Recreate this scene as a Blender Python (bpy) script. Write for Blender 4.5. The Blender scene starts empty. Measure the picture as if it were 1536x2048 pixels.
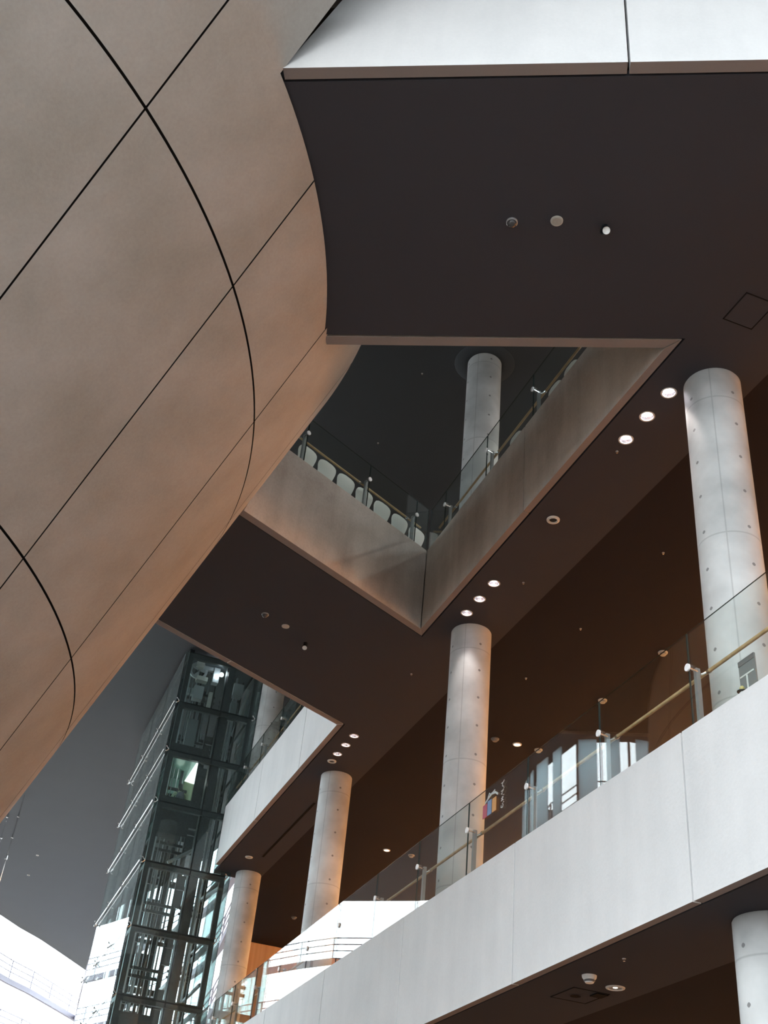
import bpy, bmesh, math, random
from mathutils import Vector, Matrix
from mathutils.geometry import tessellate_polygon
random.seed(7)
C = bpy.context.scene.collection
PI = math.pi
S = 0.846          # survey units -> metres
ZE = 2.0           # eye height above the ground floor, survey units
# building axes: A runs along the galleries, N points into them
AZ = math.radians(-17.63)
AX = Vector((math.sin(AZ), math.cos(AZ), 0)); NX = Vector((AX.y, -AX.x, 0))
CZ = math.radians(45.3); CX = Vector((math.sin(CZ), math.cos(CZ), 0)); MX = Vector((CX.y, -CX.x, 0))
BZ = math.radians(98.0); BX = Vector((math.sin(BZ), math.cos(BZ), 0)); KX = Vector((BX.y, -BX.x, 0))
def P(x, y, z): return Vector((x*S, y*S, (z+ZE)*S))
def W(a, n, z): return P(a*AX.x+n*NX.x, a*AX.y+n*NX.y, z)
def Wc(c, m, z): return P(c*CX.x+m*MX.x, c*CX.y+m*MX.y, z)
def Wb(b, k, z): return P(b*BX.x+k*KX.x, b*BX.y+k*KX.y, z)
ROT_A = math.atan2(AX.y, AX.x)

# ------------------------------------------------------------------ camera
cam = bpy.data.cameras.new('camera'); co = bpy.data.objects.new('camera', cam); C.objects.link(co)
pit, rol = math.radians(36.05), math.radians(6.263)
fwd = Vector((0, math.cos(pit), math.sin(pit))); r0 = Vector((1, 0, 0)); u0 = r0.cross(fwd)
rt = r0*math.cos(rol)+u0*math.sin(rol); up = -r0*math.sin(rol)+u0*math.cos(rol)
m3 = Matrix((rt, up, -fwd)).transposed()
co.matrix_world = Matrix.Translation(P(0, 0, 0)) @ m3.to_4x4()
cam.sensor_fit = 'VERTICAL'; cam.sensor_height = 24.0; cam.lens = 24.0*2273.4/2048.0
cam.clip_start = 0.1; cam.clip_end = 600
bpy.context.scene.camera = co

# ------------------------------------------------------------------ sky, exposure
world = bpy.data.worlds.new('sky'); bpy.context.scene.world = world; world.use_nodes = True
bg = world.node_tree.nodes['Background']
bg.inputs[0].default_value = (0.86, 0.94, 1.0, 1); bg.inputs[1].default_value = 7.4
vs = bpy.context.scene.view_settings
vs.view_transform = 'Standard'; vs.look = 'None'; vs.exposure = 0.0; vs.gamma = 1.0; vs.use_curve_mapping = False
SPOT_WARM = 330.0; FILL_WARM = 3000.0; SPOT_UP = 420.0; FILL_WARM_LOW = 1500.0; SPOT_COOL = 45.0; SPOT_COL = 45.0; CAR_LIGHT = 1.5

# ------------------------------------------------------------------ materials
def new_mat(name):
    m = bpy.data.materials.new(name); m.use_nodes = True
    nt = m.node_tree; b = nt.nodes['Principled BSDF']
    return m, nt, b
def plain(name, col, rough=0.5, metal=0.0, emit=None, es=0.0, spec=0.5):
    m, nt, b = new_mat(name)
    b.inputs['Base Color'].default_value = (*col, 1); b.inputs['Roughness'].default_value = rough
    b.inputs['Metallic'].default_value = metal; b.inputs['Specular IOR Level'].default_value = spec
    if emit: b.inputs['Emission Color'].default_value = (*emit, 1); b.inputs['Emission Strength'].default_value = es
    n = nt.nodes.new('ShaderNodeTexNoise'); n.inputs['Scale'].default_value = 14
    mp = nt.nodes.new('ShaderNodeMapRange'); mp.inputs[3].default_value = max(0.02, rough-.05); mp.inputs[4].default_value = min(1, rough+.05)
    nt.links.new(n.outputs['Fac'], mp.inputs[0]); nt.links.new(mp.outputs[0], b.inputs['Roughness'])
    return m
def mottled(name, c0, c1, rough=0.7, big=0.5, streak=(2.2, 2.2, 0.35), amt=0.5, bump=0.12, spec=0.3):
    """poured concrete or paint: large cloudy patches, streaks and fine grain"""
    m, nt, b = new_mat(name); N = nt.nodes.new; L = nt.links.new
    g = N('ShaderNodeNewGeometry')
    n1 = N('ShaderNodeTexNoise'); n1.inputs['Scale'].default_value = big; n1.inputs['Detail'].default_value = 5; n1.inputs['Roughness'].default_value = .6
    L(g.outputs['Position'], n1.inputs['Vector'])
    vm = N('ShaderNodeVectorMath'); vm.operation = 'MULTIPLY'; vm.inputs[1].default_value = streak
    L(g.outputs['Position'], vm.inputs[0])
    n2 = N('ShaderNodeTexNoise'); n2.inputs['Scale'].default_value = 1.0; n2.inputs['Detail'].default_value = 6
    L(vm.outputs[0], n2.inputs['Vector'])
    n3 = N('ShaderNodeTexNoise'); n3.inputs['Scale'].default_value = 26; n3.inputs['Detail'].default_value = 3
    L(g.outputs['Position'], n3.inputs['Vector'])
    a1 = N('ShaderNodeMath'); a1.operation = 'MULTIPLY_ADD'; a1.inputs[1].default_value = .5
    L(n1.outputs['Fac'], a1.inputs[0])
    a2 = N('ShaderNodeMath'); a2.operation = 'MULTIPLY_ADD'; a2.inputs[1].default_value = .35; a2.inputs[2].default_value = 0
    L(n2.outputs['Fac'], a2.inputs[0]); L(a2.outputs[0], a1.inputs[2])
    a3 = N('ShaderNodeMath'); a3.operation = 'MULTIPLY_ADD'; a3.inputs[1].default_value = .15
    L(n3.outputs['Fac'], a3.inputs[0]); L(a1.outputs[0], a3.inputs[2])
    mr = N('ShaderNodeMapRange'); mr.inputs[1].default_value = .5-.22/amt*.5; mr.inputs[2].default_value = .5+.22/amt*.5
    L(a3.outputs[0], mr.inputs[0])
    mx = N('ShaderNodeMix'); mx.data_type = 'RGBA'; mx.inputs[6].default_value = (*c0, 1); mx.inputs[7].default_value = (*c1, 1)
    L(mr.outputs[0], mx.inputs[0]); L(mx.outputs[2], b.inputs['Base Color'])
    b.inputs['Roughness'].default_value = rough; b.inputs['Specular IOR Level'].default_value = spec
    bp = N('ShaderNodeBump'); bp.inputs['Strength'].default_value = bump; bp.inputs['Distance'].default_value = .02
    L(n3.outputs['Fac'], bp.inputs['Height']); L(bp.outputs[0], b.inputs['Normal'])
    return m
def glass_mat(name, tint, ior=1.5, rough=0.0, gain=1.0, haze=0.0):
    m = bpy.data.materials.new(name); m.use_nodes = True; nt = m.node_tree; nt.nodes.clear()
    N = nt.nodes.new; L = nt.links.new
    o = N('ShaderNodeOutputMaterial'); mx = N('ShaderNodeMixShader'); fr = N('ShaderNodeFresnel'); fr.inputs[0].default_value = ior
    t = N('ShaderNodeBsdfTransparent'); t.inputs[0].default_value = (*tint, 1)
    g = N('ShaderNodeBsdfGlossy'); g.inputs['Roughness'].default_value = rough; g.inputs[0].default_value = (gain, gain, gain, 1)
    # the same reflectance on both faces of the sheet
    ge = N('ShaderNodeNewGeometry'); mt = N('ShaderNodeMix'); mt.data_type = 'FLOAT'; mt.inputs[2].default_value = ior; mt.inputs[3].default_value = ior
    L(ge.outputs['Backfacing'], mt.inputs[0]); 
    sw = N('ShaderNodeMath'); sw.operation = 'DIVIDE'; sw.inputs[0].default_value = 1.0; sw.inputs[1].default_value = ior
    mt.inputs[3].default_value = 1.0/ior
    lw = N('ShaderNodeLayerWeight'); lw.inputs[0].default_value = 0.5
    # Schlick with the facing term, valid from both sides
    fc = lw.outputs['Facing']
    pw = N('ShaderNodeMath'); pw.operation = 'POWER'; pw.inputs[1].default_value = 5.0
    L(fc, pw.inputs[0])
    ma = N('ShaderNodeMath'); ma.operation = 'MULTIPLY_ADD'; ma.inputs[1].default_value = .96; ma.inputs[2].default_value = .04
    L(pw.outputs[0], ma.inputs[0]); L(ma.outputs[0], mx.inputs[0])
    for nd in (fr, mt, sw): nt.nodes.remove(nd)
    nt.nodes.remove(ge)
    L(t.outputs[0], mx.inputs[1]); L(g.outputs[0], mx.inputs[2])
    if haze:                                   # pale reflections on the sheet, put in as flat colour
        d = N('ShaderNodeBsdfDiffuse'); d.inputs[0].default_value = (.62, .76, .76, 1); m2 = N('ShaderNodeMixShader'); m2.inputs[0].default_value = haze
        L(mx.outputs[0], m2.inputs[1]); L(d.outputs[0], m2.inputs[2]); L(m2.outputs[0], o.inputs[0])
    else: L(mx.outputs[0], o.inputs[0])
    return m
def translucent(name, col):
    m = bpy.data.materials.new(name); m.use_nodes = True; nt = m.node_tree; nt.nodes.clear(); N = nt.nodes.new; L = nt.links.new
    o = N('ShaderNodeOutputMaterial'); mx = N('ShaderNodeMixShader'); mx.inputs[0].default_value = .92
    d = N('ShaderNodeBsdfDiffuse'); t = N('ShaderNodeBsdfTranslucent')
    n = N('ShaderNodeTexNoise'); n.inputs['Scale'].default_value = 3
    mr = N('ShaderNodeMix'); mr.data_type = 'RGBA'; mr.inputs[6].default_value = (*[c*.92 for c in col], 1); mr.inputs[7].default_value = (*col, 1)
    L(n.outputs['Fac'], mr.inputs[0]); L(mr.outputs[2], d.inputs[0]); L(mr.outputs[2], t.inputs[0])
    L(d.outputs[0], mx.inputs[1]); L(t.outputs[0], mx.inputs[2]); L(mx.outputs[0], o.inputs[0])
    return m
def column_mat():
    """fair-faced column concrete: shutter joints around and along, tie holes"""
    m, nt, b = new_mat('column_concrete'); N = nt.nodes.new; L = nt.links.new
    tc = N('ShaderNodeTexCoord'); sp = N('ShaderNodeSeparateXYZ'); L(tc.outputs['Object'], sp.inputs[0])
    def math_(op, a, bv=None, c=None):
        n = N('ShaderNodeMath'); n.operation = op
        for i, v in enumerate((a, bv, c)):
            if v is None: continue
            if isinstance(v, (int, float)): n.inputs[i].default_value = v
            else: L(v, n.inputs[i])
        return n.outputs[0]
    ang = math_('ARCTAN2', sp.outputs['Y'], sp.outputs['X'])
    z = sp.outputs['Z']
    def near(v, period, phase, w):       # 1 close to the lines v = phase + k*period
        f = math_('PINGPONG', math_('ADD', v, -phase), period/2)
        return math_('SMOOTH_MIN', 1.0, math_('MAXIMUM', math_('SUBTRACT', 1.0, math_('DIVIDE', f, w)), 0.0), .05)
    ring = near(z, 2.2, .62, .017)
    seam = near(ang, PI, -1.85, .035)
    hz = near(z, .55, .18, .035); ha = near(ang, PI/2, -1.07, .10)
    hole = math_('GREATER_THAN', math_('MULTIPLY', hz, ha), .30)
    g = N('ShaderNodeNewGeometry')
    n1 = N('ShaderNodeTexNoise'); n1.inputs['Scale'].default_value = 1.3; n1.inputs['Detail'].default_value = 6; L(g.outputs['Position'], n1.inputs['Vector'])
    mr = N('ShaderNodeMapRange'); mr.inputs[1].default_value = .3; mr.inputs[2].default_value = .7; L(n1.outputs['Fac'], mr.inputs[0])
    mx = N('ShaderNodeMix'); mx.data_type = 'RGBA'; mx.inputs[6].default_value = (.40, .41, .405, 1); mx.inputs[7].default_value = (.67, .68, .67, 1)
    L(mr.outputs[0], mx.inputs[0])
    dk = math_('ADD', math_('MULTIPLY', math_('MAXIMUM', ring, seam), .38), math_('MULTIPLY', hole, .8))
    mx2 = N('ShaderNodeMix'); mx2.data_type = 'RGBA'; mx2.inputs[7].default_value = (.13, .13, .13, 1)
    L(math_('MINIMUM', dk, .9), mx2.inputs[0]); L(mx.outputs[2], mx2.inputs[6]); L(mx2.outputs[2], b.inputs['Base Color'])
    b.inputs['Roughness'].default_value = .6; b.inputs['Specular IOR Level'].default_value = .35
    return m
def wood_mat(name, c0, c1, axis=(1, 1, .04), sc=6):
    m, nt, b = new_mat(name); N = nt.nodes.new; L = nt.links.new
    g = N('ShaderNodeNewGeometry'); vm = N('ShaderNodeVectorMath'); vm.operation = 'MULTIPLY'; vm.inputs[1].default_value = axis
    L(g.outputs['Position'], vm.inputs[0])
    n = N('ShaderNodeTexNoise'); n.inputs['Scale'].default_value = sc; n.inputs['Detail'].default_value = 6; L(vm.outputs[0], n.inputs['Vector'])
    mr = N('ShaderNodeMapRange'); mr.inputs[1].default_value = .3; mr.inputs[2].default_value = .7; L(n.outputs['Fac'], mr.inputs[0])
    mx = N('ShaderNodeMix'); mx.data_type = 'RGBA'; mx.inputs[6].default_value = (*c0, 1); mx.inputs[7].default_value = (*c1, 1)
    L(mr.outputs[0], mx.inputs[0]); L(mx.outputs[2], b.inputs['Base Color']); b.inputs['Roughness'].default_value = .5
    return m
M = dict(
    voidshade=mottled('void_shaded_concrete', (.34, .30, .265), (.57, .535, .49), .75, .8, (2.6, 2.6, .25), .75),  # pale parapet concrete with the shade of the void mixed into its colour
    underside=mottled('shaded_underside', (.25, .215, .21), (.30, .26, .25), .7, .6, (1, 1, 1), .5, .02),  # parapet concrete darkened for the shade on its downward faces
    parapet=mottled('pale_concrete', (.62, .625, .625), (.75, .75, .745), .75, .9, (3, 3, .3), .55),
    drum=mottled('tan_concrete', (.275, .255, .228), (.42, .40, .372), .7, .5, (1.2, 1.2, .9), .62, .15),
    joint=plain('dark_joint', (.012, .011, .010), .9, spec=.1),
    soffit=mottled('dark_ceiling_paint', (.059, .060, .071), (.065, .066, .078), .85, .4, (1, 1, 1), .5, .02, .12),
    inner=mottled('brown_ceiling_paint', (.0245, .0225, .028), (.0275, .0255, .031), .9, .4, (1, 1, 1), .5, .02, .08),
    roof=mottled('grey_ceiling_paint', (.054, .064, .076), (.061, .072, .085), .6, .3, (1, 1, 1), .5, .02),
    floor=mottled('stone_floor', (.150, .115, .090), (.19, .148, .118), .4, .6, (1, 1, 1), .5, .02),
    column=column_mat(),
    glass=glass_mat('clear_balustrade_glass', (.955, .985, .975)),
    shaftglass=glass_mat('green_tinted_glass', (.84, .92, .915), haze=.04),
    facade=glass_mat('facade_glass', (.97, .985, .985)),
    edge=plain('glass_edge', (.02, .035, .034), .15),
    steel=plain('brushed_steel', (.55, .56, .57), .3, 1.0),
    greysteel=plain('grey_steel', (.30, .30, .31), .4, .6),
    chrome=plain('polished_steel', (.85, .86, .87), .12, 1.0),
    disc=plain('satin_disc', (.86, .87, .88), .45, .0),
    rail=wood_mat('handrail_timber', (.46, .31, .15), (.60, .43, .24), (2, 2, 2), 5),
    wood=wood_mat('wall_timber', (.52, .33, .19), (.66, .45, .28)),
    black=plain('black_steel', (.010, .013, .016), .38, .3),
    dark=plain('dark_machine', (.022, .027, .031), .5, .2),
    postgrey=plain('grey_post', (.24, .255, .265), .5),
    galv=plain('galvanised_steel', (.42, .43, .45), .42, .5),
    midgrey=plain('grey_enamel', (.16, .17, .18), .45),
    white=plain('white_plastic', (.84, .85, .83), .4),
    trim=plain('white_trim', (.72, .70, .66), .5),
    offwhite=plain('off_white', (.48, .47, .43), .5),
    dome=plain('smoked_dome', (.06, .06, .062), .12),
    lampcool=plain('lit_lamp', (1, 1, 1), .5, emit=(1.0, .93, 1.0), es=26.0),
    lampwarm=plain('warm_lamp', (1, 1, 1), .5, emit=(1.0, .82, .6), es=6.0),
    reflector=plain('lamp_reflector', (.8, .79, .82), .22, 1.0),
    carlight=plain('glowing_white', (1, 1, 1), .5, emit=(1.0, 1.0, .93), es=2.2),
    caryellow=plain('pale_yellow_panel', (.78, .76, .46), .5),
    carteal=plain('teal_car_lining', (.16, .27, .24), .3, .3),
    skin=plain('skin', (.55, .36, .27), .6), hair=plain('dark_hair', (.012, .010, .010), .6),
    jacket=plain('sage_jacket', (.36, .40, .27), .8), trousers=plain('dark_trousers', (.03, .03, .04), .8),
    pack=plain('grey_backpack', (.10, .10, .13), .8),
    red=plain('red_film', (.42, .035, .075), .5), blue=plain('blue_film', (.13, .22, .42), .5), orange=plain('orange_film', (.58, .27, .055), .5),
    silver=plain('silver_film', (.46, .50, .50), .5), signgrey=plain('grey_board', (.22, .23, .235), .6),
    gold=plain('gold_paint', (.62, .50, .18), .4),
    tone_screen=translucent('pale_blue_screen', (.84, .95, .99)),
    spandrel=plain('lavender_grey_panel', (.30, .29, .35), .6),
)
# ------------------------------------------------------------------ mesh helpers (vertices in world metres)
class MB:
    def __init__(s): s.v = []; s.f = []; s.mi = []
    def add(s, vs_, fs, mi=0):
        o = len(s.v); s.v += [Vector(v) for v in vs_]
        for i, f in enumerate(fs):
            s.f.append([o+k for k in f]); s.mi.append(mi[i] if isinstance(mi, list) else mi)
        return s
    def hexa(s, b, t, mi=0, side=None):
        """b, t: the four lower and the four upper corners"""
        fs = [(3, 2, 1, 0), (4, 5, 6, 7)]+[(i, (i+1) % 4, (i+1) % 4+4, i+4) for i in range(4)]
        return s.add(list(b)+list(t), fs, mi)
    def box(s, a0, a1, n0, n1, z0, z1, f=W, mi=0):
        q = [(a0, n0), (a1, n0), (a1, n1), (a0, n1)]
        return s.hexa([f(x, y, z0) for x, y in q], [f(x, y, z1) for x, y in q], mi)
    def prism(s, poly, off, mi=0):
        n = len(poly); off = [off]*n if isinstance(off, Vector) else off
        vs_ = list(poly)+[p+o for p, o in zip(poly, off)]
        tri = [tuple(reversed(range(n)))] if n <= 6 else tessellate_polygon([[Vector(p) for p in poly]])
        fs = [tuple(t) for t in tri]+[tuple(n+k for k in reversed(t)) for t in tri]
        fs += [(i, (i+1) % n, (i+1) % n+n, i+n) for i in range(n)]
        return s.add(vs_, fs, mi)
    def tube(s, p, q, r, seg=8, r2=None, mi=0, caps=True):
        p, q = Vector(p), Vector(q); d = (q-p).normalized()
        u = d.orthogonal().normalized(); w = d.cross(u); r2 = r if r2 is None else r2
        A = [p+(u*math.cos(t)+w*math.sin(t))*r for t in [2*PI*i/seg for i in range(seg)]]
        B = [q+(u*math.cos(t)+w*math.sin(t))*r2 for t in [2*PI*i/seg for i in range(seg)]]
        fs = [(i, (i+1) % seg, (i+1) % seg+seg, i+seg) for i in range(seg)]
        if caps: fs += [tuple(reversed(range(seg))), tuple(range(seg, 2*seg))]
        return s.add(A+B, fs, mi)
    def path(s, pts, r, seg=6):
        for a, b in zip(pts, pts[1:]): s.tube(a, b, r, seg)
        return s
    def lathe(s, c, prof, seg=20, mi=0, axis=Vector((0, 0, 1))):
        """prof: list of (radius, height along axis), metres"""
        u = axis.orthogonal().normalized(); w = axis.cross(u); vs_ = []
        for r, h in prof:
            for i in range(seg):
                t = 2*PI*i/seg; vs_.append(c+axis*h+(u*math.cos(t)+w*math.sin(t))*r)
        fs = []
        for k in range(len(prof)-1):
            for i in range(seg):
                j = (i+1) % seg; fs.append((k*seg+i, k*seg+j, (k+1)*seg+j, (k+1)*seg+i))
        return s.add(vs_, fs, mi)
    def build(s, name, mats, parent=None, smooth=False, loc=None, kind=None):
        me = bpy.data.meshes.new(name)
        base = Vector(loc) if loc is not None else (parent_world(parent) if parent else Vector((0, 0, 0)))
        if loc is None and parent is None and s.v:
            lo = [min(v[i] for v in s.v) for i in range(3)]; hi = [max(v[i] for v in s.v) for i in range(3)]
            base = Vector(((lo[0]+hi[0])/2, (lo[1]+hi[1])/2, lo[2]))
        me.from_pydata([v-base for v in s.v], [], s.f)
        mats = mats if isinstance(mats, (list, tuple)) else [mats]
        for m in mats: me.materials.append(m)
        for p, i in zip(me.polygons, s.mi): p.material_index = i
        bm = bmesh.new(); bm.from_mesh(me); bmesh.ops.recalc_face_normals(bm, faces=bm.faces); bm.to_mesh(me); bm.free()
        if smooth:
            me.shade_smooth(); me.set_sharp_from_angle(angle=math.radians(40))
        o = bpy.data.objects.new(name, me); C.objects.link(o)
        if parent: o.parent = parent; o.location = base-parent_world(parent)
        else: o.location = base
        if kind: o['kind'] = kind
        return o
def parent_world(p):
    v = Vector((0, 0, 0))
    while p is not None: v += p.location; p = p.parent
    return v
def tag(o, label, cat, group=None):
    o['label'] = label; o['category'] = cat
    if group: o['group'] = group
    return o
def thing(name, label, cat, loc, group=None):
    o = bpy.data.objects.new(name, None); C.objects.link(o); o.location = loc; o.empty_display_size = .2
    return tag(o, label, cat, group)
def struct(name, loc=None):
    o = bpy.data.objects.new(name, None); C.objects.link(o); o.location = loc or (0, 0, 0); o['kind'] = 'structure'; o.empty_display_size = .2
    return o
def copy_tree(o, parent=None):
    c = o.copy(); C.objects.link(c)
    if parent: c.parent = parent
    for ch in list(o.children): copy_tree(ch, c)
    return c

# ------------------------------------------------------------------ the oblique drum: centre line and radius
DC = (-12.499, 12.423); DR = 11.289; DD = (.7764, -.7687)
def drum_c(z): return (DC[0]+DD[0]*(z-13), DC[1]+DD[1]*(z-13))
def drum_p(t, z, r=DR):
    c = drum_c(z); return P(c[0]+r*math.cos(t), c[1]+r*math.sin(t), z)
D_T = P(DD[0], DD[1], 1)-P(0, 0, 0)         # one unit up along the rulings

# ------------------------------------------------------------------ structure: slabs, ceilings, roof, walls
Z1, Z2, Z3 = 4.42, 13.0, 21.3       # soffits
F1, F2 = 6.45, 15.05                # finished floors
TH = .04
MB().add([P(-260, -200, -ZE), P(240, -200, -ZE), P(240, 320, -ZE), P(-260, 320, -ZE)], [(0, 1, 2, 3)]).build('floor', M['floor'], kind='structure')

def xy(v): return (v.x/S, v.y/S)
def an2(a, n): return (a*AX.x+n*NX.x, a*AX.y+n*NX.y)
def line_x(p, d, q, e):
    """meeting point of two plan lines"""
    det = d[0]*(-e[1])+e[0]*d[1]; t = ((q[0]-p[0])*(-e[1])+e[0]*(q[1]-p[1]))/det
    return (p[0]+d[0]*t, p[1]+d[1]*t)
a_d, n_d = (AX.x, AX.y), (NX.x, NX.y); b_d = (BX.x, BX.y); c_d = (CX.x, CX.y)
def bk(b, k): return (b*BX.x+k*KX.x, b*BX.y+k*KX.y)
def cm(c, m): return (c*CX.x+m*MX.x, c*CX.y+m*MX.y)
NB = 17.0                                       # back wall of the galleries
NE = 48.13                                      # far end of the galleries
G = .025
# inner faces of the edge panels on the second slab
K_OUT, K_VOID = -8.328-G, -12.942+G
M_VOID, M_OUT = -15.145-G, -19.845+G
N_IN = 7.905+G
RC = DR+.02
def arc_hit(line_p, line_d, lo, hi, z=13.0):
    """angle where the drum's clearance circle meets a plan line, between lo and hi degrees"""
    c = drum_c(z); best = None
    for i in range(4001):
        t = math.radians(lo+(hi-lo)*i/4000); p = (c[0]+RC*math.cos(t), c[1]+RC*math.sin(t))
        d = abs((p[0]-line_p[0])*line_d[1]-(p[1]-line_p[1])*line_d[0])
        if best is None or d < best[0]: best = (d, t)
    return best[1]
t_out = arc_hit(bk(0, K_OUT), b_d, -32, -8); t_vb = arc_hit(bk(0, K_VOID), b_d, -6, 12)
t_vc = arc_hit(cm(0, M_VOID), c_d, 20, 44); t_co = arc_hit(cm(0, M_OUT), c_d, 48, 75)
cc = drum_c(13)
def arc(t0, t1, n=14): return [(cc[0]+RC*math.cos(t0+(t1-t0)*i/n), cc[1]+RC*math.sin(t0+(t1-t0)*i/n)) for i in range(n+1)]
pR = line_x(bk(0, K_OUT), b_d, an2(0, NB), a_d)          # outer edge meets the back wall
v_R = line_x(bk(0, K_VOID), b_d, an2(0, N_IN), a_d)      # right tip of the void
v_V = line_x(cm(0, M_VOID), c_d, an2(0, N_IN), a_d)      # near tip of the void
c_A = line_x(cm(0, M_OUT), c_d, an2(0, N_IN), a_d)       # outer corner towards the lift
far = [an2(NE, NB), an2(NE, 11.3), an2(40.3, 9.25), an2(40.3, N_IN)]
part1 = [pR]+far+[c_A]
arc2 = arc(t_co, t_vc); RC_ = RC; RC = DR-.07; arc1 = arc(t_vb, t_out); RC = RC_
poly2 = part1+arc2+[v_V, v_R]+arc1
is_arc = [False]*len(part1)+[True]*len(arc2)+[False]*2+[True]*len(arc1)
# openings for recessed lamps in the soffit: (a, n)
LAMPS_OUT = [(11.69, 8.38), (12.35, 8.38), (13.03, 8.38), (18.28, 8.38), (18.98, 8.38), (19.64, 8.38), (26.84, 8.38), (27.5, 8.38), (28.18, 8.38)]
def hole(c, r, n=14): return [(c[0]+r*math.cos(-2*PI*i/n), c[1]+r*math.sin(-2*PI*i/n)) for i in range(n)]
def slab(name, poly, arcflag, z, th, mat, holes=(), hr=.125):
    mb = MB(); n = len(poly); rings = [[Vector((*p, 0)) for p in poly]]+[[Vector((*p, 0)) for p in hole(h, hr)] for h in holes]
    flat = [p for r in rings for p in r]
    low = [P(p.x, p.y, z) for p in flat]
    mb.add(low, [tuple(t) for t in tessellate_polygon(rings)])
    top = []
    for p, fl in zip(poly, arcflag): top.append(P(p[0], p[1], z+th))
    mb.add(top, [tuple(t) for t in tessellate_polygon([[Vector((v.x, v.y, 0)) for v in top]])])
    mb.add(low[:n]+top, [(i, (i+1) % n, (i+1) % n+n, i+n) for i in range(n)])
    return mb.build(name, mat, kind='structure')
# outer ceiling band and inner ceiling of the second level are two boards meeting behind the columns
NJ = 9.52
def split_soffit(z, name_poly, hole_pts):
    pass
jR = line_x(bk(0, K_OUT), b_d, an2(0, NJ), a_d); jF = line_x(an2(40.3, 9.25), (an2(NE, 11.3)[0]-an2(40.3, 9.25)[0], an2(NE, 11.3)[1]-an2(40.3, 9.25)[1]), an2(0, NJ), a_d)
outer = [jR, jF, an2(40.3, 9.25), an2(40.3, N_IN), c_A]+arc2+[v_V, v_R]+arc1
outer_fl = [False]*5+[True]*len(arc2)+[False]*2+[True]*len(arc1)
slab('ceiling', outer, outer_fl, Z2, .125, M['soffit'], [an2(*h) for h in LAMPS_OUT])
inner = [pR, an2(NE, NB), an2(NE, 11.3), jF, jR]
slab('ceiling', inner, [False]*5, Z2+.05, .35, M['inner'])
# floor of the second gallery
fl2 = part1+arc2+[v_V, v_R]+arc1
slab('floor', fl2, [False]*len(fl2), F2-.3, .3, M['floor'])
# first gallery: soffit boards and floor
s1 = line_x(bk(0, K_OUT), b_d, an2(0, N_IN), a_d); s1j = line_x(bk(0, K_OUT), b_d, an2(0, NJ), a_d)
slab('ceiling', [s1, s1j, jF, an2(40.3, 9.25), an2(40.3, N_IN)], [False]*5, Z1, .35, M['soffit'])
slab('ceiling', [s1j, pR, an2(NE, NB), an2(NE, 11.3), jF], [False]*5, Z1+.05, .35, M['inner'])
slab('floor', [s1, pR]+far, [False]*6, F1-.3, .3, M['floor'])
# roof over the hall
FACADE = [(-40, 34), (-31.3, 50.3), (-28.0, 57.5), (-25.2, 61.5), (-23.9, 70), (-23.1, 80.7), (-21.3, 86), (-19.0, 94.3)]
RETURN = [(-19.0, 94.3), (-16.1, 80.2), (-14.5, 76.2), (-13.2, 73.7), (-9.6, 68), (-6.2, 60), (-4.75, 53.2)]
BAY = [(-40, 33), (-30, 37.5), (-24.5, 42.6), (-21.4, 41.3), (-19.2, 38.3), (-18.3, 35.6), (-19.6, 33.9), (-24, 31.5)]
def smooth_path(pts, step):
    out = []
    for i in range(len(pts)-1):
        p0 = Vector(pts[max(i-1, 0)]); p1 = Vector(pts[i]); p2 = Vector(pts[i+1]); p3 = Vector(pts[min(i+2, len(pts)-1)])
        n = max(1, round((p2-p1).length/step))
        for k in range(n):
            t = k/n
            out.append(.5*((2*p1)+(p2-p0)*t+(2*p0-5*p1+4*p2-p3)*t*t+(3*p1-p0-3*p2+p3)*t**3))
    out.append(Vector(pts[-1])); return out
roof = [(-4, -35), (24, -35), an2(NE, NB+1), an2(52, NB+1)]+[(p.x, p.y) for p in reversed(smooth_path(RETURN, 3.0))][:-1]+[(p.x, p.y) for p in reversed(smooth_path(FACADE, 3.4))]+[(p.x, p.y) for p in smooth_path(BAY, 2.2)]+[(-44, 29), bk(-44, -9.2), (-4, -7)]
ring_c = an2(20.38, 8.83)
slab('ceiling', roof, [False]*len(roof), Z3, .5, M['roof'])
# walls
MB().box(-2, NE+.3, NB, NB+.3, -ZE, Z3).build('wall_east', M['wood'], kind='structure')
mbw = MB(); mbw.box(NE, NE+.3, 11.3, NB, -ZE, Z2+.05); mbw.box(NE, NE+.3, 11.3, NB, F2, Z3); mbw.box(NE+.3, 52, 11.3, 11.6, -ZE, Z3); mbw.box(51.7, 52, 11.6, NB+.3, -ZE, Z3)
mbw.build('wall_north', M['wood'], kind='structure')
MB().prism([P(*line_x(bk(0, K_OUT), b_d, an2(0, 9.4), a_d), -ZE), P(*pR, -ZE), P(*pR, Z2), P(*line_x(bk(0, K_OUT), b_d, an2(0, 9.4), a_d), Z2)], KX*-.25).build('wall_south', M['parapet'], kind='structure')
def wall_run(name, p, q, z0, z1, th=.4):
    d = Vector((q[0]-p[0], q[1]-p[1])).normalized(); o = Vector((-d.y, d.x, 0))*th
    return MB().prism([P(*p, z0), P(*q, z0), P(*q, z1), P(*p, z1)], o).build(name, M['parapet'], kind='structure')
wall_run('wall_south', (-46, -35), (24, -35), -ZE, 9.0)  # low unseen walls added to hold back south and west daylight
wall_run('wall_west', (-46, -35), (-46, 29), -ZE, 3.0)
wall_run('wall_east', (24, -35), an2(-2, NB), -ZE, Z3)
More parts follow.
